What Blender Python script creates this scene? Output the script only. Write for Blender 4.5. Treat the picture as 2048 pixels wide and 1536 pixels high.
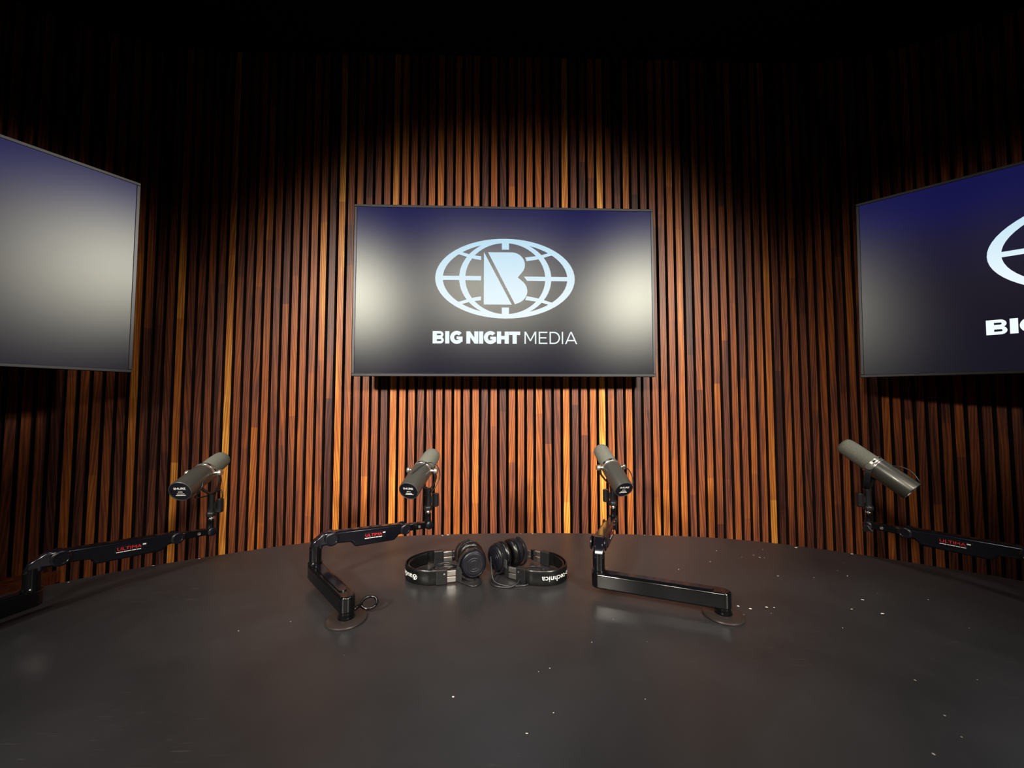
import bpy, bmesh, math, random
from mathutils import Vector, Matrix, noise
random.seed(7)
R = math.radians
D = bpy.data
C = bpy.context.scene.collection
for o in list(D.objects): D.objects.remove(o)

# ------------------------------------------------------------------ camera
CZ = 1.21
cam = D.objects.new('camera', D.cameras.new('camera')); C.objects.link(cam)
cam.data.sensor_width = 36.0
cam.data.lens = 769.0/2048*36.0
cam.data.clip_start = 0.02
cam.location = (0, 0, CZ)
cam.rotation_euler = (R(90+2.75), 0, 0)
bpy.context.scene.camera = cam

# ------------------------------------------------------------------ world, lights, exposure
w = D.worlds.new('world'); bpy.context.scene.world = w; w.use_nodes = True
w.node_tree.nodes['Background'].inputs[0].default_value = (0.5, 0.45, 0.5, 1)
w.node_tree.nodes['Background'].inputs[1].default_value = 0.0015
vs = bpy.context.scene.view_settings
vs.view_transform = 'Standard'; vs.look = 'None'; vs.gamma = 1.0; vs.use_curve_mapping = False
vs.exposure = 0.0

def spot(loc, target, power, half, blend, size, col=(1.0, 0.86, 0.68)):
    l = D.lights.new('ceiling_spotlight', 'SPOT'); l.energy = power; l.spot_size = R(half*2)
    l.spot_blend = blend; l.shadow_soft_size = size; l.color = col
    o = D.objects.new('ceiling_spotlight', l); C.objects.link(o); o.location = loc
    d = Vector(target)-Vector(loc); o.rotation_euler = d.to_track_quat('-Z', 'Y').to_euler()
    return o
WARM = (1.0, 0.92, 0.79)
SPOTS = [((-0.35, -1.50, 2.62), (-0.30, 1.68, 0.80), 190, 25, 1.0, 0.20, WARM),
         ((0.35, -1.50, 2.62), (0.20, 1.70, 0.80), 150, 25, 1.0, 0.20, WARM),
         ((-1.85, -1.75, 2.62), (0.05, 1.68, 1.02), 640, 20, 1.0, 0.16, WARM),
         ((1.90, -1.75, 2.62), (-0.05, 1.68, 1.02), 620, 20, 1.0, 0.16, WARM),
         ((2.30, 0.25, 2.66), (-1.66, 1.05, 1.70), 420, 10, 1.0, 0.08, WARM),
         ((2.45, -0.45, 2.66), (-1.78, 0.90, 1.70), 260, 10, 1.0, 0.08, WARM),
         ((-2.45, -1.10, 2.66), (1.68, 1.28, 1.62), 260, 8.5, 1.0, 0.08, WARM),
         ((-1.05, -1.25, 2.66), (2.05, 0.90, 1.75), 45, 10, 1.0, 0.06, WARM),
         ((1.10, 0.50, 2.66), (0.10, 0.90, 0.76), 38, 36, 1.0, 0.12, (1.0, 0.95, 0.87)),
         ((-1.05, 0.50, 2.66), (-0.05, 0.90, 0.76), 38, 36, 1.0, 0.12, (1.0, 0.95, 0.87))]
for s in SPOTS: spot(*s)

# ------------------------------------------------------------------ helpers
def tag(o, label=None, cat=None, group=None, kind=None):
    if label: o['label'] = label
    if cat: o['category'] = cat
    if group: o['group'] = group
    if kind: o['kind'] = kind
    return o
def empty(name, loc, rz=0, label=None, cat=None, group=None):
    o = D.objects.new(name, None); C.objects.link(o); o.location = loc; o.rotation_euler = (0, 0, rz)
    o.empty_display_size = 0.05
    return tag(o, label, cat, group)
def obj(name, bm, m, parent=None, world=True, smooth=False, bevel=0, seg=2, label=None, kind=None):
    """links the bmesh as one object; with world=True its points are world points (the things' empties are not rotated)"""
    bmesh.ops.recalc_face_normals(bm, faces=bm.faces)
    if parent is not None and world:
        bmesh.ops.translate(bm, verts=bm.verts, vec=-root_loc(parent))
    me = D.meshes.new(name); bm.to_mesh(me); bm.free()
    for x in (m if isinstance(m, (list, tuple)) else [m]): me.materials.append(x)
    if smooth:
        for p in me.polygons: p.use_smooth = True
        if smooth == 'auto':
            me.set_sharp_from_angle(angle=R(35))
    o = D.objects.new(name, me); C.objects.link(o)
    if parent is not None: o.parent = parent
    if bevel:
        b = o.modifiers.new('bevel', 'BEVEL'); b.width = bevel; b.segments = seg; b.limit_method = 'ANGLE'; b.angle_limit = R(40)
        b.harden_normals = False
    return tag(o, label, kind=kind)
def root_loc(o):
    v = Vector((0, 0, 0))
    while o is not None: v += Vector(o.location); o = o.parent
    return v
def V(*a): return Vector(a)
def frame_of(d):
    d = Vector(d).normalized()
    u = d.cross(V(0, 0, 1))
    if u.length < 1e-4: u = V(1, 0, 0)
    u.normalize(); v = u.cross(d).normalized()
    return d, u, v            # along, right, up
def lathe(bm, prof, p0, d, seg=24, sx=1.0, sy=1.0, cap=True):
    """prof: (radius, distance along d)"""
    d, u, v = frame_of(d); p0 = Vector(p0); rings = []
    for r, t in prof:
        rings.append([bm.verts.new(p0+d*t+u*(r*sx*math.cos(2*math.pi*k/seg))+v*(r*sy*math.sin(2*math.pi*k/seg))) for k in range(seg)])
    for a, b in zip(rings, rings[1:]):
        for k in range(seg):
            bm.faces.new((a[k], a[(k+1) % seg], b[(k+1) % seg], b[k]))
    if cap:
        bm.faces.new(rings[0]); bm.faces.new(rings[-1])
    return bm
def prism(bm, pts, o, u, v, wv):
    """2D outline pts in (u,v) at o, thickness from -w to +w"""
    o = Vector(o); u = Vector(u); v = Vector(v); wv = Vector(wv)
    a = [bm.verts.new(o+u*x+v*y-wv) for x, y in pts]; b = [bm.verts.new(o+u*x+v*y+wv) for x, y in pts]
    n = len(pts)
    bm.faces.new(a); bm.faces.new(b)
    for k in range(n): bm.faces.new((a[k], a[(k+1) % n], b[(k+1) % n], b[k]))
    return bm
def box(bm, c, u, v, wv):
    return prism(bm, [(-1, -1), (1, -1), (1, 1), (-1, 1)], c, u, v, wv)
def smooth_path(pts, n=8, closed=False):
    P = [Vector(p) for p in pts]; out = []
    m = len(P); rng = range(m if closed else m-1)
    for i in rng:
        if closed: a, b, c, d = P[(i-1) % m], P[i], P[(i+1) % m], P[(i+2) % m]
        else: a, b, c, d = P[max(i-1, 0)], P[i], P[i+1], P[min(i+2, m-1)]
        for k in range(n):
            t = k/n
            out.append(0.5*((2*b)+(c-a)*t+(2*a-5*b+4*c-d)*t*t+(3*b-a-3*c+d)*t**3))
    if not closed: out.append(P[-1].copy())
    return out
def sweep(bm, path, sec, up=None, closed=False, capped=True):
    """sec: list of (side, up) offsets, or function of i -> list. up=None: parallel transport"""
    path = [Vector(p) for p in path]; n = len(path); rings = []
    nrm = None
    for i, p in enumerate(path):
        a = path[(i-1) % n] if (closed or i > 0) else p
        b = path[(i+1) % n] if (closed or i < n-1) else p
        t = (b-a).normalized()
        if up is not None:
            s = t.cross(Vector(up)).normalized(); v = Vector(up)
        else:
            if nrm is None:
                nrm = V(0, 0, 1) if abs(t.z) < 0.9 else V(1, 0, 0)
            v = (nrm-t*nrm.dot(t)).normalized(); nrm = v; s = t.cross(v)
        ss = sec(i/(n-1)) if callable(sec) else sec
        rings.append([bm.verts.new(p+s*x+v*y) for x, y in ss])
    m = len(rings[0])
    rr = list(zip(rings, rings[1:]))+([(rings[-1], rings[0])] if closed else [])
    for a, b in rr:
        for k in range(m): bm.faces.new((a[k], a[(k+1) % m], b[(k+1) % m], b[k]))
    if capped and not closed: bm.faces.new(rings[0]); bm.faces.new(rings[-1])
    return bm
def circ(r, n=10, sx=1, sy=1): return [(r*sx*math.cos(2*math.pi*k/n), r*sy*math.sin(2*math.pi*k/n)) for k in range(n)]
def tube(bm, path, r, n=8): return sweep(bm, path, circ(r, n))
def flat(bm, pts, M):
    vs_ = [bm.verts.new(M @ V(x, y, 0)) for x, y in pts]; bm.faces.new(vs_)
def ringstrip(bm, out, inn, M, closed=True):
    a = [bm.verts.new(M @ V(x, y, 0)) for x, y in out]; b = [bm.verts.new(M @ V(x, y, 0)) for x, y in inn]
    n = len(a)
    for k in range(n if closed else n-1): bm.faces.new((a[k], a[(k+1) % n], b[(k+1) % n], b[k]))
def ell(cx, cy, rx, ry, a0, a1, n): return [(cx+rx*math.cos(R(a0+(a1-a0)*k/n)), cy+ry*math.sin(R(a0+(a1-a0)*k/n))) for k in range(n+1)]
def text_geo(s, size=1.0, off=0.0, xs=1.0, spacing=1.0):
    cu = D.curves.new('lettering', 'FONT'); cu.body = s; cu.size = size; cu.offset = off; cu.space_character = spacing
    cu.align_x = 'CENTER'; cu.align_y = 'CENTER'; cu.resolution_u = 4
    t = D.objects.new('lettering', cu); C.objects.link(t)
    dg = bpy.context.evaluated_depsgraph_get(); dg.update()
    me = t.evaluated_get(dg).to_mesh()
    vs_ = [(v.co.x*xs, v.co.y) for v in me.vertices]; fs = [tuple(p.vertices) for p in me.polygons]
    t.evaluated_get(dg).to_mesh_clear(); D.objects.remove(t); D.curves.remove(cu)
    return vs_, fs
def add_text(bm, geo, fn):
    vs_, fs = geo; nv = [bm.verts.new(fn(x, y)) for x, y in vs_]
    for f in fs:
        try: bm.faces.new([nv[i] for i in f])
        except ValueError: pass

# ------------------------------------------------------------------ materials
def mat(name, col=(0.5, 0.5, 0.5), rough=0.5, metal=0.0, spec=0.5, coat=0.0):
    m = D.materials.new(name); m.use_nodes = True; b = m.node_tree.nodes['Principled BSDF']
    b.inputs['Base Color'].default_value = (*col, 1); b.inputs['Roughness'].default_value = rough
    b.inputs['Metallic'].default_value = metal; b.inputs['Specular IOR Level'].default_value = spec
    b.inputs['Coat Weight'].default_value = coat
    return m
class NT:
    def __init__(s, m): s.t = m.node_tree; s.b = s.t.nodes['Principled BSDF']
    def n(s, typ, **k):
        x = s.t.nodes.new(typ)
        for a, v in k.items(): setattr(x, a, v)
        return x
    def l(s, a, b): s.t.links.new(a, b)
    def math(s, op, a, b=None, c=None):
        x = s.n('ShaderNodeMath', operation=op)
        for i, q in enumerate((a, b, c)):
            if q is None: continue
            if isinstance(q, (int, float)): x.inputs[i].default_value = q
            else: s.l(q, x.inputs[i])
        return x.outputs[0]
    def noise(s, vec, scale, detail=3, rough=0.55, dist=0.0, d4=None):
        x = s.n('ShaderNodeTexNoise'); s.l(vec, x.inputs['Vector'])
        x.inputs['Scale'].default_value = scale; x.inputs['Detail'].default_value = detail
        x.inputs['Roughness'].default_value = rough; x.inputs['Distortion'].default_value = dist
        return x.outputs[0]
    def mapping(s, vec, scale=(1, 1, 1), loc=None):
        x = s.n('ShaderNodeMapping'); s.l(vec, x.inputs[0]); x.inputs['Scale'].default_value = scale
        if loc is not None: s.l(loc, x.inputs['Location'])
        return x.outputs[0]
    def ramp(s, fac, stops, interp='LINEAR'):
        x = s.n('ShaderNodeValToRGB'); x.color_ramp.interpolation = interp; s.l(fac, x.inputs[0])
        e = x.color_ramp.elements
        while len(e) < len(stops): e.new(0.5)
        for q, (p, c) in zip(e, stops): q.position = p; q.color = (*c, 1) if len(c) == 3 else c
        return x.outputs[0]
    def mix(s, fac, a, b, typ='MIX'):
        x = s.n('ShaderNodeMix', data_type='RGBA', blend_type=typ)
        for i, q in ((0, fac), (6, a), (7, b)):
            if isinstance(q, (int, float)): x.inputs[i].default_value = q
            elif isinstance(q, tuple): x.inputs[i].default_value = (*q, 1)
            else: s.l(q, x.inputs[i])
        return x.outputs[2]
    def bump(s, h, strength=0.3, dist=0.001):
        x = s.n('ShaderNodeBump'); x.inputs['Strength'].default_value = strength; x.inputs['Distance'].default_value = dist
        s.l(h, x.inputs['Height']); s.l(x.outputs[0], s.b.inputs['Normal'])

def walnut(name, slat=True, base_tone=0.4):
    m = mat(name, rough=0.42, spec=0.4); t = NT(m)
    tc = t.n('ShaderNodeTexCoord'); oi = t.n('ShaderNodeObjectInfo')
    rnd = oi.outputs['Random']
    off = t.n('ShaderNodeCombineXYZ'); t.l(t.math('MULTIPLY', rnd, 37.0), off.inputs[0]); t.l(t.math('MULTIPLY', rnd, 91.0), off.inputs[2])
    t.l(t.math('MULTIPLY', rnd, 53.0), off.inputs[1])
    P = tc.outputs['Object']
    sep = t.n('ShaderNodeSeparateXYZ'); t.l(P, sep.inputs[0])
    if slat:
        sepc = t.n('ShaderNodeSeparateColor'); t.l(oi.outputs['Color'], sepc.inputs[0])
        tone = sepc.outputs[0]
        # finger-jointed lengths: each length of the slat has its own shade
        zz = t.math('ADD', t.math('DIVIDE', sep.outputs[2], 0.62), t.math('MULTIPLY', rnd, 19.7))
        wn = t.n('ShaderNodeTexWhiteNoise', noise_dimensions='2D'); cb = t.n('ShaderNodeCombineXYZ')
        t.l(t.math('FLOOR', zz), cb.inputs[0]); t.l(rnd, cb.inputs[1]); t.l(cb.outputs[0], wn.inputs[0])
        tone = t.math('ADD', tone, t.math('MULTIPLY', t.math('SUBTRACT', wn.outputs[0], 0.5), 0.26))
    else:
        tone = t.math('ADD', base_tone, 0.0)
    g = t.noise(t.mapping(P, (30, 30, 1.6), off.outputs[0]), 1.0, 3, 0.5, 0.6)         # streaks of sapwood
    tone = t.math('ADD', tone, t.math('MULTIPLY', t.math('SUBTRACT', g, 0.5), 0.95))
    wv = t.n('ShaderNodeTexWave', wave_type='BANDS', bands_direction='X')
    # the figure leans a little to one side or the other, differently in every slat
    lean = t.math('MULTIPLY', t.math('SUBTRACT', t.math('FRACT', t.math('MULTIPLY', rnd, 17.3)), 0.5), 0.16)
    lc = t.n('ShaderNodeCombineXYZ'); t.l(t.math('ADD', sep.outputs[0], t.math('MULTIPLY', sep.outputs[2], lean)), lc.inputs[0])
    t.l(sep.outputs[1], lc.inputs[1]); t.l(sep.outputs[2], lc.inputs[2])
    t.l(t.mapping(lc.outputs[0], (30, 30, 2.2), off.outputs[0]), wv.inputs[0]); wv.inputs['Scale'].default_value = 0.9
    wv.inputs['Distortion'].default_value = 13.0; wv.inputs['Detail'].default_value = 3.0; wv.inputs['Detail Scale'].default_value = 0.8
    wv.inputs['Detail Roughness'].default_value = 0.6
    tone = t.math('ADD', tone, t.math('MULTIPLY', t.math('SUBTRACT', wv.outputs[1], 0.5), 0.25))
    fine = t.noise(t.mapping(P, (420, 420, 14), off.outputs[0]), 1.0, 3, 0.6)
    tone = t.math('ADD', tone, t.math('MULTIPLY', t.math('SUBTRACT', fine, 0.5), 0.38))
    col = t.ramp(tone, [(0.0, (0.045, 0.016, 0.013)), (0.25, (0.135, 0.043, 0.027)), (0.45, (0.285, 0.075, 0.022)),
                        (0.65, (0.44, 0.130, 0.024)), (0.85, (0.70, 0.275, 0.044)), (1.0, (0.90, 0.46, 0.085))])
    t.l(col, t.b.inputs['Base Color'])
    t.bump(fine, 0.25, 0.0006)
    return m
M_slat = walnut('walnut_slats')
M_side = mat('shaded_slat_side', (0.012, 0.005, 0.004), 0.6)  # shade in the gaps, put into the colour of the slat sides
M_bench = walnut('walnut_bench', False, 0.42)
M_back = mat('black_felt', (0.004, 0.004, 0.004), 0.95, spec=0.1)
M_black = mat('black_paint', (0.006, 0.006, 0.007), 0.9, spec=0.15)
M_floor = mat('dark_floor', (0.02, 0.018, 0.017), 0.7); _t = NT(M_floor)
_n = _t.noise(_t.n('ShaderNodeTexCoord').outputs['Object'], 60, 3); _t.l(_t.ramp(_n, [(0.3, (0.012, 0.011, 0.010)), (0.7, (0.03, 0.027, 0.025))]), _t.b.inputs['Base Color'])

# tabletop: dark matt laminate with scuffs and scratches
M_table = mat('charcoal_tabletop', (0.03, 0.027, 0.026), 0.4, spec=0.68); t = NT(M_table)
P = t.n('ShaderNodeTexCoord').outputs['Object']
cl = t.noise(P, 3.0, 5, 0.6, 0.4); fn = t.noise(P, 260, 2)
col = t.ramp(cl, [(0.25, (0.014, 0.0138, 0.0152)), (0.75, (0.026, 0.0252, 0.0275))])
scr = None
for k, (sx, sy, ang, thr) in enumerate(((3.3, 60, 0.9, 0.82), (3.0, 70, 2.3, 0.82), (4.6, 55, 1.35, 0.82))):
    mp = t.n('ShaderNodeMapping'); t.l(P, mp.inputs[0]); mp.inputs['Rotation'].default_value = (0, 0, ang); mp.inputs['Scale'].default_value = (sx*6, sy*6, 1)
    mp.inputs['Location'].default_value = (k*3.3, k*7.1, 0)
    q = t.noise(mp.outputs[0], 1.0, 1, 0.3, 0.5)
    q = t.ramp(q, [(thr-0.10, (0, 0, 0)), (thr, (1, 1, 1))])
    scr = q if scr is None else t.mix(1.0, scr, q, 'ADD')
gate = t.ramp(t.noise(P, 4.3, 3), [(0.5, (0, 0, 0)), (0.65, (1, 1, 1))])
scr = t.mix(1.0, scr, gate, 'MULTIPLY')
vor = t.n('ShaderNodeTexVoronoi'); t.l(P, vor.inputs['Vector']); vor.inputs['Scale'].default_value = 22
speck = t.ramp(t.math('ADD', vor.outputs['Distance'], t.math('MULTIPLY', t.noise(P, 3.1, 2), 0.16)), [(0.088, (1, 1, 1)), (0.098, (0, 0, 0))])
col = t.mix(t.math('MULTIPLY', scr, 0.14), col, (0.17, 0.155, 0.145))
col = t.mix(t.math('MULTIPLY', speck, 0.5), col, (0.5, 0.46, 0.42))
t.l(col, t.b.inputs['Base Color'])
t.l(t.ramp(t.math('ADD', cl, t.math('MULTIPLY', fn, 0.15)), [(0.3, (0.27, 0.27, 0.27)), (0.85, (0.42, 0.42, 0.42))]), t.b.inputs['Roughness'])
t.bump(t.noise(P, 9, 3), 0.12, 0.002)
M_tedge = mat('table_edge', (0.02, 0.018, 0.017), 0.5)
M_chip = mat('chipped_laminate', (0.75, 0.70, 0.62), 0.6)
M_ped = mat('table_base', (0.015, 0.014, 0.014), 0.5)

M_gloss = mat('gloss_black_metal', (0.003, 0.003, 0.0035), 0.14, spec=0.42)
M_satin = mat('satin_black_metal', (0.004, 0.004, 0.007), 0.15, spec=0.5)
M_cap = mat('black_plastic_cap', (0.005, 0.005, 0.009), 0.3, spec=0.4)
M_flange = mat('bronzed_flange', (0.035, 0.026, 0.024), 0.34, 0.3)
M_chrome = mat('chrome', (0.85, 0.83, 0.78), 0.16, 1.0)
M_silver = mat('brushed_silver', (0.72, 0.70, 0.66), 0.3, 1.0)
M_red = mat('red_print', (0.75, 0.02, 0.02), 0.5)
M_white = mat('white_print', (0.85, 0.85, 0.83), 0.5)
M_mic = mat('grey_enamel_mic', (0.095, 0.092, 0.082), 0.32, 0.55, coat=0.1)
M_ring = mat('mic_ring_metal', (0.55, 0.53, 0.48), 0.3, 0.9)
M_dark = mat('dark_grey_plastic', (0.009, 0.009, 0.010), 0.34, spec=0.4)
M_cable = mat('cable_rubber', (0.012, 0.012, 0.013), 0.35)
M_foam = mat('grey_foam', (0.085, 0.088, 0.075), 1.0, spec=0.1); t = NT(M_foam)
P = t.n('ShaderNodeTexCoord').outputs['Object']; q = t.noise(P, 900, 2, 0.7)
t.l(t.ramp(q, [(0.35, (0.08, 0.082, 0.068)), (0.7, (0.21, 0.215, 0.185))]), t.b.inputs['Base Color']); t.bump(q, 0.8, 0.0012)
M_leather = mat('headphone_leatherette', (0.004, 0.004, 0.004), 0.27, spec=0.4); t = NT(M_leather)
t.bump(t.noise(t.n('ShaderNodeTexCoord').outputs['Object'], 500, 2), 0.3, 0.0005)
M_shell = mat('headphone_shell', (0.006, 0.006, 0.010), 0.36, spec=0.35)
M_arc = mat('headphone_yoke', (0.010, 0.010, 0.011), 0.16, spec=0.6)
M_bezel = mat('screen_bezel', (0.03, 0.03, 0.036), 0.38, 0.5)
M_house = mat('screen_housing', (0.008, 0.008, 0.008), 0.6)

# the switched-on display: a dark navy picture under a matt anti-glare surface
def screen_mat():
    m = mat('display_panel', (0.004, 0.004, 0.005), 0.3); t = NT(m)
    P = t.n('ShaderNodeTexCoord').outputs['Object']; s = t.n('ShaderNodeSeparateXYZ'); t.l(P, s.inputs[0])
    z = t.math('DIVIDE', s.outputs[2], 0.70)
    col = t.ramp(z, [(0.0, (0.011, 0.010, 0.018)), (0.45, (0.014, 0.011, 0.024)), (0.70, (0.012, 0.010, 0.045)), (0.88, (0.008, 0.008, 0.085)), (1.0, (0.008, 0.008, 0.085))])
    em = t.n('ShaderNodeEmission'); t.l(col, em.inputs[0]); em.inputs[1].default_value = 0.75
    gl = t.n('ShaderNodeBsdfGlossy', distribution='BECKMANN'); gl.inputs['Color'].default_value = (0.024, 0.0255, 0.0235, 1); gl.inputs['Roughness'].default_value = 0.29
    g2 = t.n('ShaderNodeBsdfGlossy', distribution='BECKMANN'); g2.inputs['Color'].default_value = (0.0022, 0.0020, 0.0042, 1); g2.inputs['Roughness'].default_value = 0.5
    a1 = t.n('ShaderNodeAddShader'); a2 = t.n('ShaderNodeAddShader')
    t.l(em.outputs[0], a1.inputs[0]); t.l(gl.outputs[0], a1.inputs[1]); t.l(a1.outputs[0], a2.inputs[0]); t.l(g2.outputs[0], a2.inputs[1])
    t.l(a2.outputs[0], t.t.nodes['Material Output'].inputs[0])
    return m
M_screen = screen_mat()
def logo_mat():
    m = mat('display_logo', (0, 0, 0), 1.0, spec=0.0); t = NT(m)
    P = t.n('ShaderNodeTexCoord').outputs['Object']; s = t.n('ShaderNodeSeparateXYZ'); t.l(P, s.inputs[0])
    z = t.math('DIVIDE', s.outputs[2], 0.70)
    col = t.ramp(z, [(0.25, (0.90, 1.0, 1.0)), (0.50, (0.80, 0.93, 1.0)), (0.80, (0.52, 0.76, 0.90))])
    t.l(col, t.b.inputs['Emission Color']); t.b.inputs['Emission Strength'].default_value = 1.0
    return m
M_logo = logo_mat()

# ------------------------------------------------------------------ slatted wall: plan of the curved wall, slat by slat
PITCH = 0.04
NODES = [0.54342, 0.21933, 0.021, 0.0011, 0.0219, 0.02872, 0.02354, 0.03375, 0.01885, -0.23822, -0.59266]
N0 = 101
def heading(s):        # s in slats
    if s < 0: return min(NODES[0]-s*0.0285, math.pi/2)
    if s > N0-1: return max(NODES[-1]-(s-N0+1)*0.0285, -math.pi/2)
    q = s/(N0-1)*10; i = min(int(q), 9); f = q-i
    return NODES[i]*(1-f)+NODES[i+1]*f
pos = {50: V(0.03972, 1.69722, 0)}
for i in range(50, 160): pos[i+1] = pos[i]+V(math.cos(heading(i+.5)), math.sin(heading(i+.5)), 0)*PITCH
for i in range(50, -60, -1): pos[i-1] = pos[i]-V(math.cos(heading(i-.5)), math.sin(heading(i-.5)), 0)*PITCH
I0, I1 = -60, 160
TONES = [.25,.35,.3,.2,.45,.25,.6,.3,.35, .55,.2,.2,.35,.75,.35,.35,.35,.2,.92,.4,.35,
 .5,.65,.3,.3,.4,.35,.6,.5,.15,.95,.35,.45,.5,.35, .2,1.0,.55,.5,.38,.5,.5,.5,.62,.62,.55,.33,.5,.22,
 .52,.5,.6,.6,.35,.3,.85,.3,.3,.6,1.0,.45,.25,.5, .15,.3,.6,.6,.55,.6,.2,.5,.5,.4,.4,.6,.35,.5,.45,
 .8,.2,.3,.5,.3,.25,.4,.5,.25,.55,.3,.15,.6,.3, .4,.5,.45,.3,.35,.35,.3,.3,.25]
TOP = 2.80
def tan_at(i): h = heading(i); return V(math.cos(h), math.sin(h), 0)
# wall surface behind the slats
FIN = 0.022            # slat depth
bm = bmesh.new()
front = [pos[i]+V(-tan_at(i).y, tan_at(i).x, 0)*FIN for i in range(I0, I1+1)]
front = [front[0]+V(0, -1.2, 0)]+front+[front[-1]+V(0, -1.2, 0)]
back = []
for k, p in enumerate(front):
    a = front[max(k-1, 0)]; b = front[min(k+1, len(front)-1)]; tt = (b-a).normalized()
    back.append(p+V(-tt.y, tt.x, 0)*0.10)
rows = [[bm.verts.new((p.x, p.y, z)) for p in line] for line, z in ((front, 0), (front, TOP), (back, TOP), (back, 0))]
for r in range(4):
    a, b = rows[r], rows[(r+1) % 4]
    for k in range(len(a)-1): bm.faces.new((a[k], a[k+1], b[k+1], b[k]))
wall = obj('wall_back', bm, M_back, kind='structure')
bm = bmesh.new(); box(bm, (0, 0, TOP/2), (0.0135, 0, 0), (0, FIN/2, 0), (0, 0, TOP/2))
bmesh.ops.translate(bm, verts=bm.verts, vec=(0, FIN/2, 0))
bmesh.ops.recalc_face_normals(bm, faces=bm.faces)
sl_me = D.meshes.new('slat'); bm.to_mesh(sl_me); bm.free(); sl_me.materials.append(M_slat); sl_me.materials.append(M_side)
for p in sl_me.polygons: p.material_index = 0 if p.normal.y < -0.5 else 1
for i in range(I0, I1+1):
    o = D.objects.new('slat', sl_me); C.objects.link(o); o.parent = wall
    o.location = pos[i]; o.rotation_euler = (0, 0, heading(i)+random.uniform(-.012, .012))
    tn = TONES[i] if 0 <= i < len(TONES) else random.choice([.2, .3, .35, .4, .5, .6])
    o.color = (0.02+0.80*tn, 0, 0, 1)
# rest of the room: plain black shell
xl, xr = front[0].x, front[-1].x; yl = front[0].y; yr = front[-1].y; YB = -3.0
def slab(name, lo, hi, m, kind='structure'):
    bm = bmesh.new(); c = [(a+b)/2 for a, b in zip(lo, hi)]; h = [(b-a)/2 for a, b in zip(lo, hi)]
    box(bm, c, (h[0], 0, 0), (0, h[1], 0), (0, 0, h[2])); return obj(name, bm, m, kind=kind)
slab('floor', (xl-.4, YB-.3, -0.1), (xr+.4, 2.1, 0), M_floor)
slab('ceiling', (xl-.4, YB-.3, TOP), (xr+.4, 2.1, TOP+0.1), M_black)
slab('wall_left', (xl-.1, YB, 0), (xl, yl, TOP), M_black)
slab('wall_right', (xr, YB, 0), (xr+.1, yr, TOP), M_black)
slab('wall_front', (xl-.1, YB-.1, 0), (xr+.1, YB, TOP), M_black)

# low walnut bench following the foot of the wall on the left
bt = tag(D.objects.new('bench', None), 'low walnut bench at the foot of the slatted wall beyond the table, left', 'bench'); C.objects.link(bt)
bt.location = (pos[-5].x+.2, pos[-5].y-.2, 0)
line = [pos[i] for i in range(-26, 5, 2)]
inner = []
for k, p in enumerate(line):
    a = line[max(k-1, 0)]; b = line[min(k+1, len(line)-1)]; tt = (b-a).normalized(); nn = V(tt.y, -tt.x, 0)
    inner.append((p+nn*0.006, p+nn*0.40))
def strip(z0, z1, f0, f1):
    bm = bmesh.new(); rows = []
    for z, f in ((z0, f0), (z0, f1), (z1, f1), (z1, f0)):
        rows.append([bm.verts.new(tuple((a.lerp(b, f)).xy)+(z,)) for a, b in inner])
    for r in range(4):
        a, b = rows[r], rows[(r+1) % 4]
        for k in range(len(a)-1): bm.faces.new((a[k], a[k+1], b[k+1], b[k]))
    bm.faces.new([r[0] for r in rows]); bm.faces.new([r[-1] for r in rows]); return bm
obj('seat', strip(0.51, 0.55, 0, 1), M_bench, bt)
obj('body', strip(0.0, 0.51, 0, 0.92), M_ped, bt)

# ------------------------------------------------------------------ round table
TZ = 0.76
edge = [(-1.55, .45), (-1.36, .76), (-1.143, .972), (-1.033, 1.062), (-.785, 1.203), (-.63, 1.268), (-.43, 1.312), (-.212, 1.338), (0, 1.35), (.22, 1.349), (.436, 1.335), (.645, 1.310), (.825, 1.262),
        (1.0, 1.180), (1.143, 1.095), (1.30, .985), (1.52, .74), (1.68, .40), (1.70, 0), (1.55, -.42), (1.2, -.78), (.7, -1.02), (.05, -1.1), (-.6, -1.02), (-1.1, -.78), (-1.45, -.42), (-1.62, 0)]
pl = smooth_path([(x, y, 0) for x, y in edge], 6, True)
table = empty('round_table', (0.05, 0.15, 0), 0, 'large round charcoal table with a scuffed, chipped laminate top in front of the slatted wall', 'table')
def outline_solid(pts, z0, z1, ins=0.0):
    bm = bmesh.new(); n = len(pts); c = V(0.05, 0.15, 0)
    lv = []
    for z, f in ((z0, 1-ins), (z1-0.002, 1.0), (z1, 0.9985)):
        lv.append([bm.verts.new(((p-c)*f+c).xy.to_tuple()+(z,)) for p in pts])
    for a, b in zip(lv, lv[1:]):
        for k in range(n): bm.faces.new((a[k], a[(k+1) % n], b[(k+1) % n], b[k]))
    bm.faces.new(lv[0]); bm.faces.new(lv[-1]); return bm
obj('tabletop', outline_solid(pl, TZ-0.032, TZ), M_table, table)
ped = bmesh.new(); lathe(ped, [(0.62, 0), (0.62, 0.03), (0.55, 0.04), (0.5, TZ-0.05), (0.56, TZ-0.0325)], (0.05, 0.15, 0), (0, 0, 1), 40)
obj('pedestal', ped, M_ped, table, smooth='auto')
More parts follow.
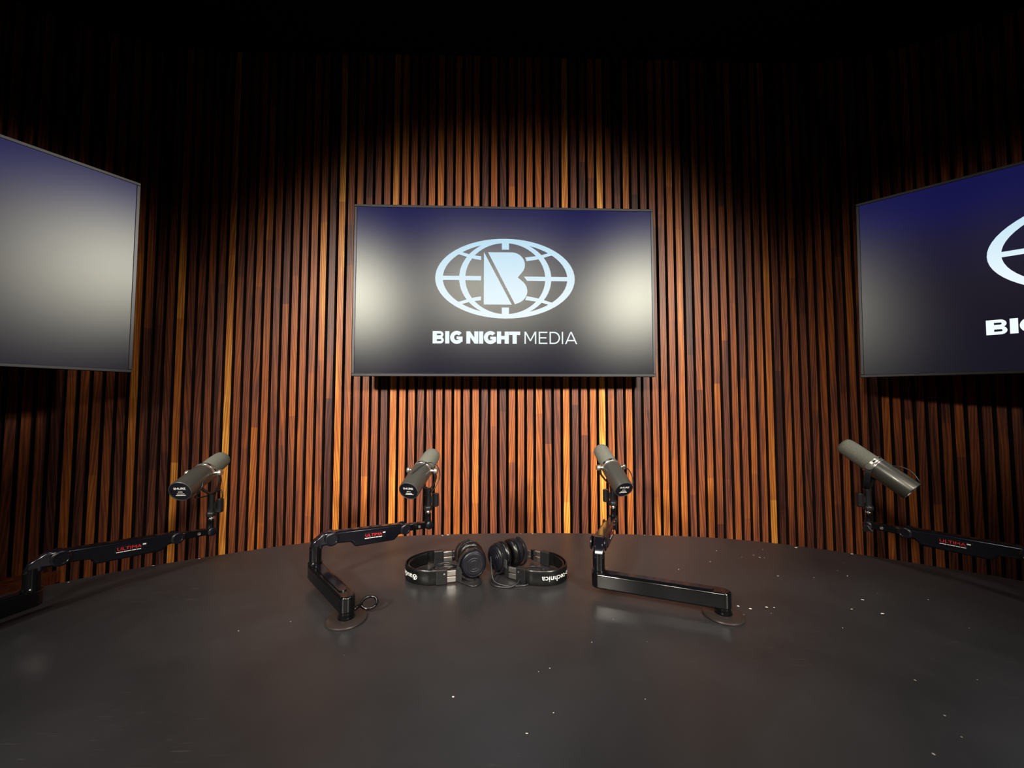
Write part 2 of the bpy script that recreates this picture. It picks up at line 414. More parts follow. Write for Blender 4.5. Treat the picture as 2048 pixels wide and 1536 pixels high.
# chips along the rim and flakes on the top (too small to pick apart)
bm = bmesh.new()
def flake(x, y, r, rim=False):
    n = 6; a0 = random.random()*6; el = random.uniform(1, 2.2)
    vs_ = []
    for k in range(n):
        a = a0+2*math.pi*k/n; rr = 0.72*r*random.uniform(.6, 1.1)
        vs_.append(bm.verts.new((x+rr*math.cos(a)*el, y+rr*math.sin(a), TZ+0.0006)))
    bm.faces.new(vs_)
for x, y, r in ((-.235, 1.325, .004), (-.218, 1.329, .005), (.03, 1.343, .002), (.07, 1.343, .003), (.32, 1.337, .003), (.45, 1.327, .0025), (.47, 1.326, .0025), (.55, 1.315, .002),
                (.88, 1.215, .006), (1.01, 1.165, .005), (-.90, 1.130, .003), (-.99, 1.084, .003), (-1.11, .985, .003),
                (.500, .872, .004), (.520, .862, .004), (.56, .868, .004), (.575, .866, .003), (.80, .90, .003), (.74, .86, .002), (.79, .842, .003), (.06, .58, .0012), (-.09, .61, .0025), (.02, .545, .0015),
                (.56, 1.11, .002), (.45, 1.06, .002), (.35, .95, .002), (.69, 1.02, .002), (.62, 1.19, .0015), (.87, 1.02, .002), (.72, 1.14, .002), (.21, .82, .0015), (-.39, .94, .0015), (.95, .90, .0015), (.66, .79, .0015)):
    flake(x, y, r)
for k in range(26): flake(random.uniform(-.9, 1.0), random.uniform(.5, 1.25), random.uniform(.0005, .0011))
ch = obj('paint_chips', bm, M_chip, table, kind='stuff')

# ------------------------------------------------------------------ screens
def letters(bm, M):
    """BIG NIGHT MEDIA in logo units (1 unit = cap height) drawn along x from 0"""
    def T(dx): return M @ Matrix.Translation((dx, 0, 0))
    def rect(m, x0, y0, x1, y1): flat(bm, [(x0, y0), (x1, y0), (x1, y1), (x0, y1)], m)
    def bowl(m, x0, xc, y0, y1, wt, wx, n=14):   # half ring bulging to the right
        cy = (y0+y1)/2; ry = (y1-y0)/2; rx = ry*1.0
        o = [(x0, y1)]+ell(xc, cy, rx, ry, 90, -90, n)+[(x0, y0)]
        i = [(x0, y1-wt)]+ell(xc, cy, rx-wx, ry-wt, 90, -90, n)+[(x0, y0+wt)]
        ringstrip(bm, o, i, m, False)
    def B(m): rect(m, 0, 0, .34, 1); bowl(m, .3, .60, .46, 1, .20, .20); bowl(m, .3, .62, 0, .55, .20, .20)
    def I(m, wd=.34): rect(m, 0, 0, wd, 1)
    def G(m):
        o = ell(.53, .5, .53, .53, 42, 322, 26); i = ell(.53, .5, .21, .23, 42, 322, 26); ringstrip(bm, o, i, m, False)
        rect(m, .52, .36, 1.0, .57); rect(m, .70, .14, 1.0, .5)
    def N(m): rect(m, 0, 0, .32, 1); rect(m, .64, 0, .96, 1); flat(bm, [(0, 1), (.30, 1), (.96, 0), (.66, 0)], m)
    def H(m): rect(m, 0, 0, .34, 1); rect(m, .62, 0, .96, 1); rect(m, .3, .36, .66, .64)
    def Tt(m): rect(m, .28, 0, .62, 1); rect(m, 0, .72, .90, 1)
    x = 0
    for f, a in ((B, 1.0), (I, .40), (G, 1.30), (N, 1.02), (I, .39), (G, 1.06), (H, .98), (Tt, 1.25)):
        f(T(x)); x += a
    s = .105
    def Mm(m):
        rect(m, 0, 0, s, 1); rect(m, .85, 0, .85+s, 1)
        flat(bm, [(0, 1), (s*1.15, 1), (.52, .27), (.435, .22)], m); flat(bm, [(.95, 1), (.95-s*1.15, 1), (.435, .27), (.52, .22)], m)
    def E(m): rect(m, 0, 0, s, 1); rect(m, 0, 0, .70, s); rect(m, 0, 1-s, .70, 1); rect(m, 0, .45, .62, .45+s)
    def Dd(m): rect(m, 0, 0, s, 1); bowl(m, .05, .35, 0, 1, s, s, 20)
    def A(m):
        flat(bm, [(0, 0), (s*1.1, 0), (.53, .98), (.47, 1), (.44, 1)], m); flat(bm, [(1.0, 0), (1-s*1.1, 0), (.45, .98), (.5, 1), (.56, 1)], m); rect(m, .2, .24, .8, .24+s)
    for f, a in ((Mm, 1.16), (E, .88), (Dd, 1.0), (lambda m: I(m, s), .26), (A, 1.0)):
        f(T(x)); x += a
    return x
def emblem(bm, M):
    """oval globe with a slashed B, units of 1/1000 screen height-ish, centre 0,0"""
    n = 64
    ringstrip(bm, ell(0, 0, 890, 516, 0, 360, n)[:-1], ell(0, 0, 794, 462, 0, 360, n)[:-1], M)
    ringstrip(bm, ell(0, 0, 588, 500, 0, 360, n)[:-1], ell(0, 0, 510, 459, 0, 360, n)[:-1], M)
    for s in (-1, 1):
        x0 = 310 if s < 0 else 236
        flat(bm, [(s*x0, 28), (s*800, 28), (s*800, -28), (s*(x0 if s < 0 else 275), -28)], M)
        for v in (-1, 1):
            a = [(s*x, v*y) for x, y in ((310 if s < 0 else 252, 284 if s < 0 else 276), (400, 296), (480, 314), (560, 338), (650, 356))]
            b = [(x if k or s < 0 else x+20, y-v*(50-3*k)) for k, (x, y) in enumerate(a)]
            ringstrip(bm, a, b, M, False)
            if s > 0: flat(bm, [(-46, v*374), (46, v*374), (46, v*480), (-46, v*480)], M)
    flat(bm, [(-274, 340), (-274, -338), (82, -338)], M)
    up = ell(80, 180, 170, 160, 90, -38, 12); lo = ell(90, -160, 190, 170, 52, -75, 14)
    pts = [(-222, 338)]+[(x, y) for x, y in up]+[(158, 16)]+[(x, y) for x, y in lo]+[(122, -332)]
    flat(bm, pts, M)
SW, SH = 1.243, 0.709
def screen(corner, ang, zb, tilt, label, logo=True):
    """corner: plan position of the viewer-left corner of the front face; ang: heading of its width; local x along width, y into the wall, z up"""
    root = empty('wall_screen', (corner[0], corner[1], zb), ang, label, 'screen', 'dark wall screens around the round table')
    root.rotation_euler = (0, tilt, ang)
    bz = 0.011
    bm = bmesh.new(); box(bm, (SW/2, 0.004, SH/2), (SW/2-bz, 0, 0), (0, 0.0035, 0), (0, 0, SH/2-bz)); obj('display_panel', bm, M_screen, root, world=False)
    bm = bmesh.new()
    for c, h in (((SW/2, .012, bz/2), (SW/2, bz/2)), ((SW/2, .012, SH-bz/2), (SW/2, bz/2)), ((bz/2, .012, SH/2), (bz/2, SH/2-bz)), ((SW-bz/2, .012, SH/2), (bz/2, SH/2-bz))):
        box(bm, c, (h[0], 0, 0), (0, 0.014, 0), (0, 0, h[1]))
    obj('bezel', bm, M_bezel, root, world=False, bevel=0.0015)
    bm = bmesh.new(); prism(bm, [(0.02, 0.0265), (SW-.02, 0.0265), (SW-.02, .04), (SW-.16, .06), (.16, .06), (.02, .04)], (0, 0, SH/2), (1, 0, 0), (0, 1, 0), (0, 0, SH/2-.02))
    obj('housing', bm, M_house, root, world=False, bevel=0.003)
    bm = bmesh.new(); box(bm, (SW/2, .0675, SH/2), (.22, 0, 0), (0, .007, 0), (0, 0, .2)); obj('mount_plate', bm, M_house, root, world=False)
    if logo:
        k = SW/2048*1024/660/1.0
        # the centre of the screen in logo units is offset; 1 logo unit = 1/6.4 px of the photo, screen is 600 px wide
        u = SW/600/6.4
        M = Matrix.Translation((SW/2+0.006-23*u, -0.0005, SH/2+0.047+12*u)) @ Matrix.Rotation(R(90), 4, 'X') @ Matrix.Scale(u, 4)
        bm = bmesh.new(); emblem(bm, M); obj('globe_emblem', bm, M_logo, root, world=False, label='glowing pale oval globe emblem with a slashed letter B')
        bm = bmesh.new(); M2 = Matrix.Translation((SW/2+0.006-938*u, -0.0005, SH/2+0.047-826*u)) @ Matrix.Rotation(R(90), 4, 'X') @ Matrix.Scale(156.5*u, 4)
        letters(bm, M2); obj('screen_lettering', bm, M_logo, root, world=False, label='glowing white words BIG NIGHT MEDIA')
    return root
def mount(root, reach):
    bm = bmesh.new(); box(bm, (SW/2, .0745+reach/2, SH/2), (.03, 0, 0), (0, reach/2, 0), (0, 0, .04)); obj('mount_arm', bm, M_house, root, world=False)
s1 = screen((-.647, 1.5446), math.atan2(.0424, 1.2427), CZ+.106, 0, 'flat screen showing the globe emblem, centred on the slatted wall'); mount(s1, 0.05)
a = R(57); s2 = screen((-1.388-SW*math.cos(a), 1.401-SW*math.sin(a)), a, CZ+.109, 0, 'angled flat screen cut off at the left edge, its visible part blank', logo=True); mount(s2, 0.16)
a = R(-44); s3 = screen((1.399, 1.540), a, CZ+.100, R(0.6), 'angled flat screen at the right edge with a half-seen globe emblem'); mount(s3, 0.14)

# ------------------------------------------------------------------ microphone boom arms
UP = V(0, 0, 1)
def boom(base, elbow, hinge, knuckle, side, label, wing=False, stud=1):
    B = V(*base, 0)+V(0, 0, TZ); zb = CZ-.432; zt = zb+.034
    E = V(*elbow, 0); H = V(hinge[0], hinge[1], CZ+hinge[2]); K = V(knuckle[0], knuckle[1], CZ+knuckle[2])
    root = empty('boom_arm', tuple(B), 0, label, 'microphone arm', 'low-profile microphone boom arms clamped to the round table')
    bm = bmesh.new(); lathe(bm, [(.039, 0.0003), (.0405, .002), (.0395, .0045), (.036, .0058), (.022, .0062)], B, UP, 48); obj('base_flange', bm, M_flange, root, smooth='auto')
    bm = bmesh.new(); lathe(bm, [(.0175, .006), (.0165, .010), (.0145, .013), (.0145, zb-TZ+.004)], B, UP, 28); obj('post', bm, M_gloss, root, smooth='auto')
    # lower arm: rounded box section with rounded ends
    d = (V(E.x, E.y, 0)-V(B.x, B.y, 0)); L = d.length; d.normalize(); sd = d.cross(UP)
    def stadium(L, w, n=8): return ell(0, 0, w, w, 90, 270, n)+ell(L, 0, w, w, -90, 90, n)
    bm = bmesh.new(); prism(bm, stadium(L, .0165), V(B.x, B.y, (zb+zt)/2), d, sd, UP*.017)
    obj('lower_arm', bm, M_gloss, root, bevel=.004, seg=3, smooth='auto')
    bm = bmesh.new(); prism(bm, stadium(L-.05, .0085), V(B.x, B.y, zt+.0011)+d*.025, d, sd, UP*.001); obj('cable_cover', bm, M_satin, root, bevel=.0007)
    # riser and slanted neck
    h = (K-H); hd = V(h.x, h.y, 0).normalized(); hs = hd.cross(UP)
    ax = h.normalized(); au = hs.cross(ax)
    bm = bmesh.new(); lathe(bm, [(.0165, zt), (.0165, zt+.004), (.0140, zt+.006), (.0140, H.z-.012)], (E.x, E.y, 0), UP, 28); obj('riser', bm, M_gloss, root, smooth='auto')
    r2 = (V(H.x, H.y, 0)-E); rl = r2.length; 
    bm = bmesh.new()
    pts = [(-.014, -.022), (.014, -.022), (.0145, -.014), (rl-.002, -.0165), (rl+.012, -.012), (rl+.0165, 0), (rl+.010, .0135), (rl-.003, .017), (rl*.45, .0155), (-.008, -.002)]
    rd = r2.normalized()
    prism(bm, pts, V(E.x, E.y, H.z), rd, UP, rd.cross(UP)*.0120); obj('neck', bm, M_satin, root, bevel=.004, seg=3, smooth='auto')
    # upper arm cover, spring housing with a stepped underside
    n = h.length; J = .715*n
    pts = [(.000, -.012), (.0, .0140), (.01, .0150), (J-.012, .0132), (J, .012), (J, -.0125), (J-.016, -.013), (J-.028, -.0265), (.060, -.0285), (.050, -.0150), (.02, -.0135)]
    bm = bmesh.new(); prism(bm, pts, H, ax, au, hs*.0150); up_o = obj('upper_arm', bm, M_satin, root, bevel=.0055, seg=4, smooth='auto')
    bm = bmesh.new(); prism(bm, [(.012, .0148), (J-.012, .0130), (J-.012, .0140), (.012, .0158)], H, ax, au, hs*.0085); obj('top_strip', bm, M_gloss, root, bevel=.0005)
    for s in (-1, 1):
        for q, rr in ((0, .0165), (J, .0145)):
            bm = bmesh.new(); lathe(bm, [(rr, 0), (rr, .0022), (rr-.0022, .0040), (rr-.0045, .0042), (rr-.005, .0036), (.0005, .0034)], H+ax*q+hs*(s*.0152), hs*s, 32)
            obj('hinge_cap', bm, M_cap, root, smooth='auto')
    # wrist link
    bm = bmesh.new(); prism(bm, [(J+.004, -.0085), (J+.004, .0095), (J+.030, .0098), (n-.010, .0088), (n-.010, -.0080), (J+.030, -.0085)], H, ax, au, hs*.0095); obj('wrist_link', bm, M_gloss, root, bevel=.002, seg=2, smooth='auto')
    for s in (-1, 1):
        bm = bmesh.new(); lathe(bm, [(.0042, 0), (.0042, .001), (.0022, .0012), (.0020, .0004)], H+ax*(n-.032)+hs*(s*.0095), hs*s, 16); obj('set_screw', bm, M_silver, root, smooth='auto')
    bm = bmesh.new(); lathe(bm, [(.0085, -.013), (.0115, -.011), (.0125, -.004), (.0125, .004), (.0115, .011), (.0085, .013)], K, hs, 24); obj('knuckle', bm, M_cap, root, smooth='auto')
    if wing:
        bm = bmesh.new(); q = K+hs*(side*.014)-au*.004
        prism(bm, [(-.004, .006), (.004, .006), (.012, -.012), (.004, -.015), (-.004, -.010), (-.012, -.015), (-.014, -.009)], q, ax, au, hs*.003); obj('wing_knob', bm, M_dark, root, bevel=.0015)
    # stud with a chrome thread
    bm = bmesh.new(); lathe(bm, [(.0095, .006), (.0095, .012), (.0082, .013), (.0082, .032), (.0075, .034)], K, UP, 20); obj('stud', bm, M_gloss, root, smooth='auto')
    bm = bmesh.new(); lathe(bm, [(.0068, .034), (.0074, .035), (.0066, .036), (.0074, .0375), (.0066, .039), (.0074, .0405), (.0066, .0425)], K, UP, 20); obj('thread', bm, M_chrome, root, smooth='auto', label='bright chrome thread')
    # name plate on the side that faces the room
    c = H+ax*(J*.56)-au*.004+hs*(side*.0153); pd = ax*side if side > 0 else -ax
    # reading direction: seen from outside, left to right
    rd = (UP.cross(hs*side)).normalized(); rd = rd-UP*0; rd = (ax if rd.dot(ax) > 0 else -ax)
    bm = bmesh.new(); prism(bm, [(-.030, -.0085), (.030, -.0085), (.030, .0085), (-.030, .0085)], c, rd, au, hs*.0006); pl_ = obj('name_plate', bm, M_cap, root, bevel=.0004)
    outp = hs*side*.0011
    geo = text_geo('ULTIMA', .0100, 0.0, 1.30, 1.0); bm = bmesh.new()
    add_text(bm, geo, lambda x, y: c-rd*.004+rd*x+au*(y+.0016)+outp); obj('plate_lettering', bm, M_red, pl_, label='red lettering ULTIMA')
    bm = bmesh.new()
    x = -.0270
    for wd in (.0125, .0135, .0075, .0085):
        prism(bm, [(x, -.0062), (x+wd, -.0062), (x+wd, -.0046), (x, -.0046)], c+outp, rd, au, hs*.00012); x += wd+.0012
    prism(bm, [(.0205, .0030), (.0270, .0030), (.0270, .0058), (.0205, .0058)], c+outp, rd, au, hs*.00012)
    obj('plate_small_print', bm, M_white, pl_, label='white small print and badge')
    return root, K
def mic(P, a, K, sgn, label, cable):
    """P pivot (camera-relative), a axis towards the foam, K knuckle, sgn side of the tightening knob"""
    P = V(*P)+V(0, 0, CZ); a = V(*a).normalized(); s = a.cross(UP).normalized(); u = s.cross(a)
    base = K+UP*.0430
    root = empty('microphone', tuple(base), 0, label, 'microphone', 'grey studio microphones on the boom arms')
    bm = bmesh.new(); lathe(bm, [(.0250, .008), (.0258, .012), (.0258, .062), (.0252, .076), (.0235, .086), (.019, .092), (.010, .0945)], P, a, 40)
    obj('foam_windscreen', bm, M_foam, root, smooth=True)
    bm = bmesh.new(); lathe(bm, [(.0255, .0105), (.0288, .0095), (.0292, .005), (.0292, .001), (.0280, -.001), (.0288, -.0030), (.0288, -.006)], P, a, 48, cap=True)
    obj('collar_ring', bm, M_ring, root, smooth='auto', label='bright metal collar with dark slots')
    bm = bmesh.new()
    for k in range(8):
        an = R(45*k+12); dd = s*math.cos(an)+u*math.sin(an); tt = -s*math.sin(an)+u*math.cos(an)
        box(bm, P+dd*.0293+a*.004, tt*.0042, a*.0022, dd*.0004)
    obj('collar_slots', bm, M_cap, root)
    bm = bmesh.new(); lathe(bm, [(.0284, -.006), (.0290, -.009), (.0288, -.060), (.0285, -.094), (.0280, -.0975), (.0265, -.0985), (.0262, -.0965)], P, a, 48)
    obj('body', bm, M_mic, root, smooth='auto')
    bm = bmesh.new(); lathe(bm, [(.0255, -.0962), (.0255, -.0970), (.0250, -.0974), (.0004, -.0974)], P, a, 40); cap = obj('rear_cap', bm, M_cap, root, smooth='auto', label='black rear cap with white lettering')
    # print on the rear cap, seen from behind
    q = P-a*.0977; rs = -s if False else s
    rdir = (-a).cross(-u) if False else u.cross(-a); rdir.normalize()
    bm = bmesh.new()
    add_text(bm, text_geo('SHURE', .0085, .0001, 1.15), lambda x, y: q+rdir*x+u*(y+.008))
    add_text(bm, text_geo('SM7B', .0048, .0), lambda x, y: q+rdir*x+u*(y-.002))
    for yy, hw in ((-.0075, .009), (-.0115, .012)): box(bm, q+u*yy, rdir*hw, u*.0006, a*.0001)
    obj('cap_lettering', bm, M_white, cap)
    # yoke: U bracket from knob to knob under the body
    top = P; bot = base+UP*.062; Rr = .0365
    dn = (bot-top).normalized(); 
    path = [top+s*Rr+dn*.0, top+s*Rr+dn*.018, top.lerp(bot, .55)+s*(Rr*.80), top.lerp(bot, .86)+s*(Rr*.40), bot+UP*.002, top.lerp(bot, .86)-s*(Rr*.40), top.lerp(bot, .55)-s*(Rr*.80), top-s*Rr+dn*.018, top-s*Rr]
    path[4] = bot.copy()
    pp = smooth_path(path, 5); bw = dn.cross(s).normalized(); bm = bmesh.new(); rings = []
    for i, p_ in enumerate(pp):
        t_ = (pp[min(i+1, len(pp)-1)]-pp[max(i-1, 0)]).normalized(); nn = t_.cross(bw).normalized()
        rings.append([bm.verts.new(p_+bw*x+nn*y) for x, y in ((-.0070, -.0014), (.0070, -.0014), (.0070, .0014), (-.0070, .0014))])
    for A_, B_ in zip(rings, rings[1:]):
        for k in range(4): bm.faces.new((A_[k], A_[(k+1) % 4], B_[(k+1) % 4], B_[k]))
    bm.faces.new(rings[0]); bm.faces.new(rings[-1])
    obj('yoke', bm, M_dark, root, smooth='auto', bevel=.0006)
    for sg in (-1, 1):
        bm = bmesh.new(); lathe(bm, [(.0045, -.009), (.0045, .001), (.0085, .0022), (.0092, .004), (.0092, .009), (.0078, .011), (.003, .0115)], P+s*(sg*Rr), s*sg, 24)
        obj('yoke_knob', bm, M_ring, root, smooth='auto')
    # swivel stem, nut and tightening barrel
    bm = bmesh.new(); lathe(bm, [(.0118, .0002), (.0125, .002), (.0125, .010), (.0112, .012), (.0092, .014), (.0085, .030), (.0085, .052), (.0100, .056), (.0100, .062)], base, UP, 24); obj('mount_stem', bm, M_dark, root, smooth='auto')
    side = V(sgn, 0.15, 0).normalized()
    bm = bmesh.new(); lathe(bm, [(.007, .010), (.0092, .012), (.0092, .046), (.0075, .048)], base+side*.0215, UP, 20)
    box(bm, base+side*.011+UP*.030, side*.008, side.cross(UP)*.004, UP*.009)
    obj('swivel_barrel', bm, M_dark, root, smooth='auto')
    pts = [P+s*c[0]+u*c[1]+a*c[2] for c in cable]
    bm = bmesh.new(); tube(bm, smooth_path(pts, 6), .0017, 7); obj('cable', bm, M_cable, root, smooth=True)
    return root
r1, K1 = boom((-1.075, .62), (-1.022, .838), (-.999, .864, -.340), (-.863, 1.12, -.368), 1, 'black boom arm at the far left, its base outside the picture')
r2, K2 = boom((-.343, .819), (-.487, .972), (-.460, .992, -.342), (-.249, 1.16, -.362), 1, 'black boom arm left of the headphones, its round base flange on the table')
r3, K3 = boom((.447, .836), (.205, .928), (.212, .958, -.343), (.316, 1.22, -.364), 1, 'black boom arm right of the headphones, its lower bar reaching right to a round base')
r4, K4 = boom((1.26, .66), (1.185, .850), (1.170, .880, -.342), (1.041, 1.14, -.357), -1, 'black boom arm at the far right, sloping out of the picture', wing=True)
c1 = [(.030, .004, -.052), (.0305, -.012, -.066), (.018, -.030, -.072), (.002, -.050, -.05), (.012, -.062, -.020), (.030, -.060, .006), (.038, -.075, .0), (.030, -.095, -.004)]
c2 = [(-.002, .0305, -.060), (.010, .0330, -.030), (.028, .030, -.002), (.048, .016, .004), (.056, -.012, -.008), (.046, -.036, -.03), (.030, -.052, -.045), (.012, -.060, -.040)]
c3 = [(.040, .006, -.004), (.047, .010, -.030), (.046, .002, -.060), (.036, -.014, -.082), (.026, -.028, -.080), (.018, -.040, -.06), (.010, -.056, -.03)]
c4 = [(-.004, .030, -.030), (-.003, .040, -.045), (.0, .042, -.066), (.0, .034, -.088), (.002, .0292, -.095)]
mic((-.8884, 1.12, -.2032), (-.1152, .9385, .3256), K1, 1, 'grey foam-topped microphone at the far left, leaning up to the right', c1)
mic((-.2682, 1.16, -.2030), (.1729, .8897, .4226), K2, 1, 'grey foam-topped microphone above the headphones, left of the screen centre', c2)
mic((.3106, 1.22, -.2034), (-.1763, .8295, .5299), K3, -1, 'grey foam-topped microphone right of the headphones, leaning up to the left', c3)
mic((1.0637, 1.14, -.1850), (-.43, .66, .615), K4, -1, 'grey foam-topped microphone at the far right, shown almost side-on', c4)

# allen-key ring / cable eye lying beside the left base flange
bm = bmesh.new()
cc = V(-.3075, .850, TZ+.0195); ring = [cc+V(.0165*math.cos(q), .011*math.sin(q), .0075*math.sin(q)) for q in [2*math.pi*k/24 for k in range(24)]]
sweep(bm, ring, circ(.0032, 8), closed=True)
tube(bm, [V(-.338, .828, TZ+.012), V(-.331, .836, TZ+.015), V(-.3225, .845, TZ+.0185)], .0040, 8)
obj('clamp_lever', bm, M_gloss, r2, smooth=True, label='glossy looped clamp lever')

# ------------------------------------------------------------------ headphones lying folded on the table
def headphones(loc, yaw, swivel, flip, label, cc_=(.06, -.02)):
    root = empty('headphones', (loc[0], loc[1], TZ), yaw, label, 'headphones', 'black headphones lying on the table')
    def ob(name, bm, m, parent=root, **k): return obj(name, bm, m, parent, world=False, **k)
    A, Bh, X0 = .085, .065, -.020
    EX = -.016
    # band centre line in plan, opening towards +x
    def U(q):       # q -1..1
        ang = math.pi/2*(1-q*.0); th = q*math.pi/2*1.0
        return V(-A*math.cos(th)+X0, -Bh*math.sin(th)*1.0, 0)
    path = [V(EX, .0625, 0)]+[V(X0-A*math.cos(R(t_)), Bh*math.sin(R(t_)), 0) for t_ in range(72, -73, -8)]+[V(EX, -.0625, 0)]
    path = smooth_path(path, 3)
    zc = .0195
    pth = [p_+V(0, 0, zc) for p_ in path]
    hh = .0180
    bm = bmesh.new(); sweep(bm, pth, [(.0045, -hh), (.0062, -hh+.003), (.0062, hh-.003), (.0045, hh), (.0025, hh), (.0025, -hh)], up=(0, 0, 1)); ob('headband', bm, M_leather, smooth='auto')
    inner_p = pth[4:-4]
    bm = bmesh.new(); sweep(bm, inner_p, lambda f: [(.0024-.0105*math.sin(math.pi*(.08+.84*f))**.5*(0.5-0.5*math.cos(2*math.pi*k/14))-0*.001, (hh-.002)*(1 if True else 0)*math.sin(-math.pi/2+math.pi*0+2*math.pi*k/14+math.pi/2)) for k in range(14)], up=(0, 0, 1)); ob('band_pad', bm, M_leather, smooth=True)
    for s in (1, -1):
        e = V(EX, s*.0625, zc); d = (pth[0]-pth[3]).normalized() if s > 0 else (pth[-1]-pth[-4]).normalized()
        n_ = d.cross(UP)
        bm = bmesh.new(); box(bm, e-d*.006, d*.0135, n_*.0070, UP*.0185); blk = ob('band_end', bm, M_dark, bevel=.002)
        bm = bmesh.new(); lathe(bm, [(.0022, 0), (.0020, .0006), (.0005, .0008)], e-d*.0+UP*.008+n_*(.0072*(1 if n_.y*s > 0 else -1)), n_*(1 if n_.y*s > 0 else -1), 12); ob('rivet', bm, M_silver, parent=blk)
        bm = bmesh.new()
        for zz in (-.0085, .0065): box(bm, e+d*.0185+UP*zz, d*.0130, n_*.0028, UP*.0062)
        ob('slider', bm, M_silver, bevel=.0008, label='bright metal slider')
        # cup centre and its yoke
        sw = swivel
        ax = V(math.sin(sw)*-1, math.cos(sw), 0)*s       # outward normal of this cup
        cen = V(cc_[0], cc_[1], .0402)+ax*.0275
        cu = ax.cross(UP)
        # fork: from slider to cup, wrapping the rear half
        q0 = e+d*.032; side_ = -1 if True else 1
        cx_ = V(1, 0, 0)
        arr = [q0, q0+d*.012+UP*.001, q0+d*.020+UP*.006-ax*.000]
        hp = lambda an: cen+ax*.0105+(-V(ax.y*s, -ax.x*s, 0)*-1)*0+V(ax.y*s, -ax.x*s, 0)*(math.cos(an)*.0390)+UP*(math.sin(an)*.0376)
        bm = bmesh.new()
        tube_p = [hp(R(t_)) for t_ in range(90, 271, 15)]
        prof = [(-.0022, -.0035), (.0022, -.0035), (.0022, .0035), (-.0022, .0035)]
        rings = []
        tp = tube_p
        for i, p_ in enumerate(tp):
            t_ = (tp[min(i+1, len(tp)-1)]-tp[max(i-1, 0)]).normalized(); nn = t_.cross(ax).normalized()
            rings.append([bm.verts.new(p_+ax*y+nn*x) for x, y in prof])
        for A_, B_ in zip(rings, rings[1:]):
            for k in range(4): bm.faces.new((A_[k], A_[(k+1) % 4], B_[(k+1) % 4], B_[k]))
        bm.faces.new(rings[0]); bm.faces.new(rings[-1])
        mid = hp(R(180))
        lp = smooth_path([q0-d*.004, q0+d*.010, mid.lerp(q0, .45)+UP*.004, mid+ax*.001], 5)
        sweep(bm, lp, lambda f: [(-.0028, -.0150+.006*f), (.0028, -.0150+.006*f), (.0028, .0150-.006*f), (-.0028, .0150-.006*f)], up=(0, 0, 1))
        ob('cup_yoke', bm, M_arc, smooth='auto', bevel=.0008)
        bm = bmesh.new(); lathe(bm, [(.0320, -.006), (.0355, -.004), (.0362, .003), (.0350, .008), (.0322, .0125), (.0300, .0138), (.0290, .0128), (.0250, .0140), (.0245, .0150), (.0010, .0155)], cen, ax, 48, sx=.93, sy=1.0)
        shell = ob('ear_cup', bm, M_shell, smooth='auto')
        bm = bmesh.new()
        for r_ in (.0165, .0105):
            rg = [cen+ax*.0156+cu*(r_*math.cos(t_))+UP*(r_*math.sin(t_)) for t_ in [2*math.pi*k/28 for k in range(28)]]
            sweep(bm, rg, circ(.0008, 6), closed=True)
        prism(bm, [(-.006, -.006), (-.001, .007), (.001, .007), (.006, -.006), (.0035, -.006), (0, .003), (-.0035, -.006)], cen+ax*.0157, cu, UP, ax*.0006)
        ob('cup_emblem', bm, M_shell, parent=shell, smooth='auto')
        # ear pad with stitched ribs
        bm = bmesh.new(); n1, n2 = 48, 12; vv = []
        for i in range(n1):
            an = 2*math.pi*i/n1; row = []
            rib = 1+.035*(1 if i % 2 else -1)
            for j in range(n2):
                b_ = 2*math.pi*j/n2; rr = .0262+.0118*math.cos(b_)*(rib if math.cos(b_) > 0 else 1)
                row.append(bm.verts.new(cen-ax*(.0130-.0095*math.sin(b_))+cu*(rr*math.cos(an)*.93)+UP*(rr*math.sin(an))))
            vv.append(row)
        for i in range(n1):
            for j in range(n2): bm.faces.new((vv[i][j], vv[(i+1) % n1][j], vv[(i+1) % n1][(j+1) % n2], vv[i][(j+1) % n2]))
        ob('ear_pad', bm, M_leather, smooth=True)
        bm = bmesh.new(); lathe(bm, [(.030, -.0075), (.030, -.0072)], cen, ax, 32, sx=.93); ob('ear_lining', bm, M_back)
    # brand lettering bent along the outside of the band; the band lies upside down
    S = [0.0]
    for a_, b_ in zip(pth, pth[1:]): S.append(S[-1]+(b_-a_).length)
    Lh = S[-1]/2
    def along(x, y):
        # x grows with reading direction, text upside down: reading direction runs to -n (seen from outside)
        q = Lh-x*flip
        q = max(0, min(S[-1]-1e-6, q)); i = max(k for k in range(len(S)-1) if S[k] <= q); f = (q-S[i])/(S[i+1]-S[i])
        p_ = pth[i].lerp(pth[i+1], f); t_ = (pth[i+1]-pth[i]).normalized(); o_ = t_.cross(UP)
        return p_+o_*.00655-UP*y*1.0
    SHF = .010
    geo = text_geo('audio-technica', .0182, .0, 1.0, 1.0)
    bm = bmesh.new(); add_text(bm, geo, lambda x, y: along(x+SHF, y))
    xs_ = [v[0] for v in geo[0]]; lx = min(xs_)-.008+SHF
    # round badge before the word
    o_ = [(lx+.0065*math.cos(2*math.pi*k/28), .0065*math.sin(2*math.pi*k/28)) for k in range(28)]; i_ = [(lx+.0053*math.cos(2*math.pi*k/28), .0053*math.sin(2*math.pi*k/28)) for k in range(28)]
    va = [bm.verts.new(along(*p_)) for p_ in o_]; vb = [bm.verts.new(along(*p_)) for p_ in i_]
    for k in range(28): bm.faces.new((va[k], va[(k+1) % 28], vb[(k+1) % 28], vb[k]))
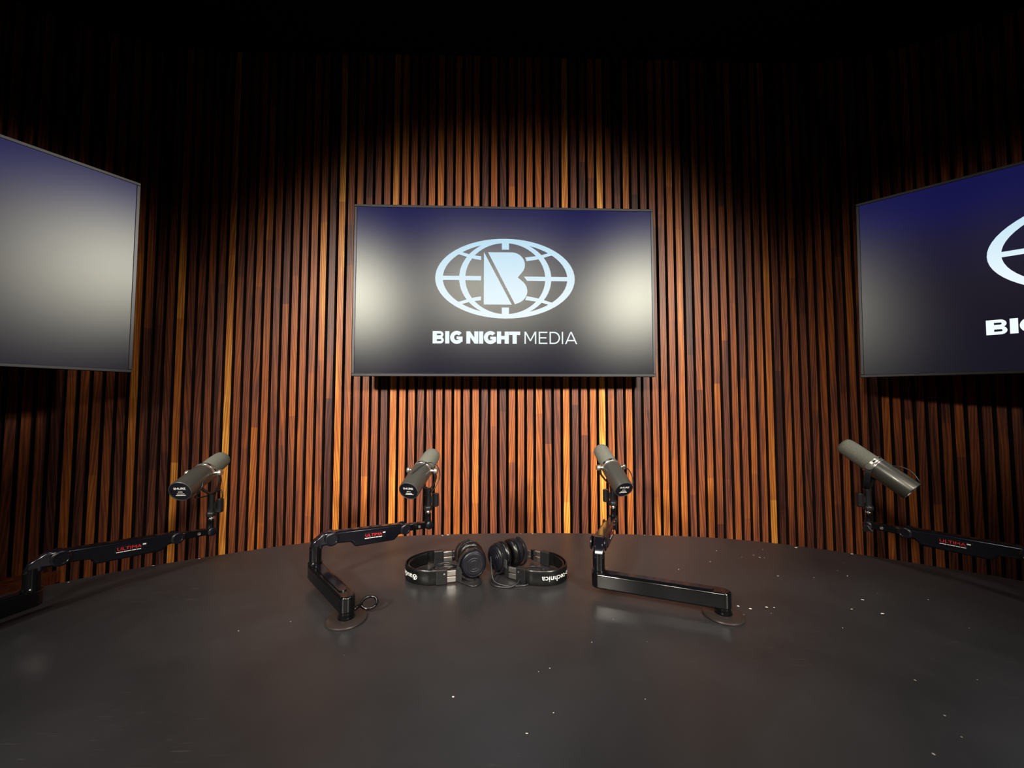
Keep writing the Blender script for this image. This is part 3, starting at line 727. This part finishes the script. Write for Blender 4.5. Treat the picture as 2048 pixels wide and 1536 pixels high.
    bm.faces.new([bm.verts.new(along(lx+x, y)) for x, y in ((-.0042, -.0035), (-.0008, .005), (.0008, .005), (-.0022, -.0035))])
    bm.faces.new([bm.verts.new(along(lx+x, y)) for x, y in ((.0042, -.0035), (.0008, .005), (-.0008, .005), (.0022, -.0035))])
    ob('band_lettering', bm, M_white, label='white upside-down brand lettering')
    return root
h1 = headphones((-.168, 1.040), R(14), R(0), 1, 'black over-ear headphones on the left of the pair, headband loop pointing left', (.058, -.022))
h2 = headphones((.040, 1.048), R(147), R(-17), 1, 'black over-ear headphones on the right of the pair, headband loop pointing right', (.053, .020))
def cable(pts, parent, r=.0021):
    bm = bmesh.new(); P_ = [V(x, y, TZ+z) for x, y, z in pts]
    inv = Matrix.Rotation(-parent.rotation_euler[2], 4, 'Z') @ Matrix.Translation(-parent.location)
    tube(bm, smooth_path(P_, 7), r, 8); bmesh.ops.transform(bm, matrix=inv, verts=bm.verts)
    return obj('cable', bm, M_cable, parent, world=False, smooth=True)
cable([(-.135, .985, .004), (-.10, .962, .0024), (-.084, .966, .0024), (-.078, .985, .0024), (-.085, 1.01, .0024), (-.11, 1.03, .0024), (-.16, 1.035, .0024), (-.20, 1.03, .0024), (-.225, 1.045, .0024), (-.20, 1.065, .0026),
       (-.165, 1.05, .006), (-.185, 1.03, .008), (-.215, 1.05, .007), (-.19, 1.075, .0065), (-.15, 1.06, .010), (-.17, 1.035, .012), (-.205, 1.052, .012), (-.18, 1.07, .014), (-.14, 1.055, .012)], h1)
cable([(-.055, 1.02, .05), (-.052, .995, .03), (-.045, .978, .008), (-.02, .965, .0024), (.02, .962, .0024), (.045, .975, .0024), (.05, 1.01, .0024), (.075, 1.03, .0024), (.095, 1.02, .0026), (.08, 1.0, .0026), (.06, 1.03, .006), (.03, 1.05, .006), (.06, 1.07, .004), (.085, 1.045, .006)], h2)
cable([(-.03, 1.045, .006), (-.052, 1.0, .0024), (-.045, .965, .0024), (-.01, .955, .0024), (.012, .965, .006), (.02, .985, .010)], h2, .0024)
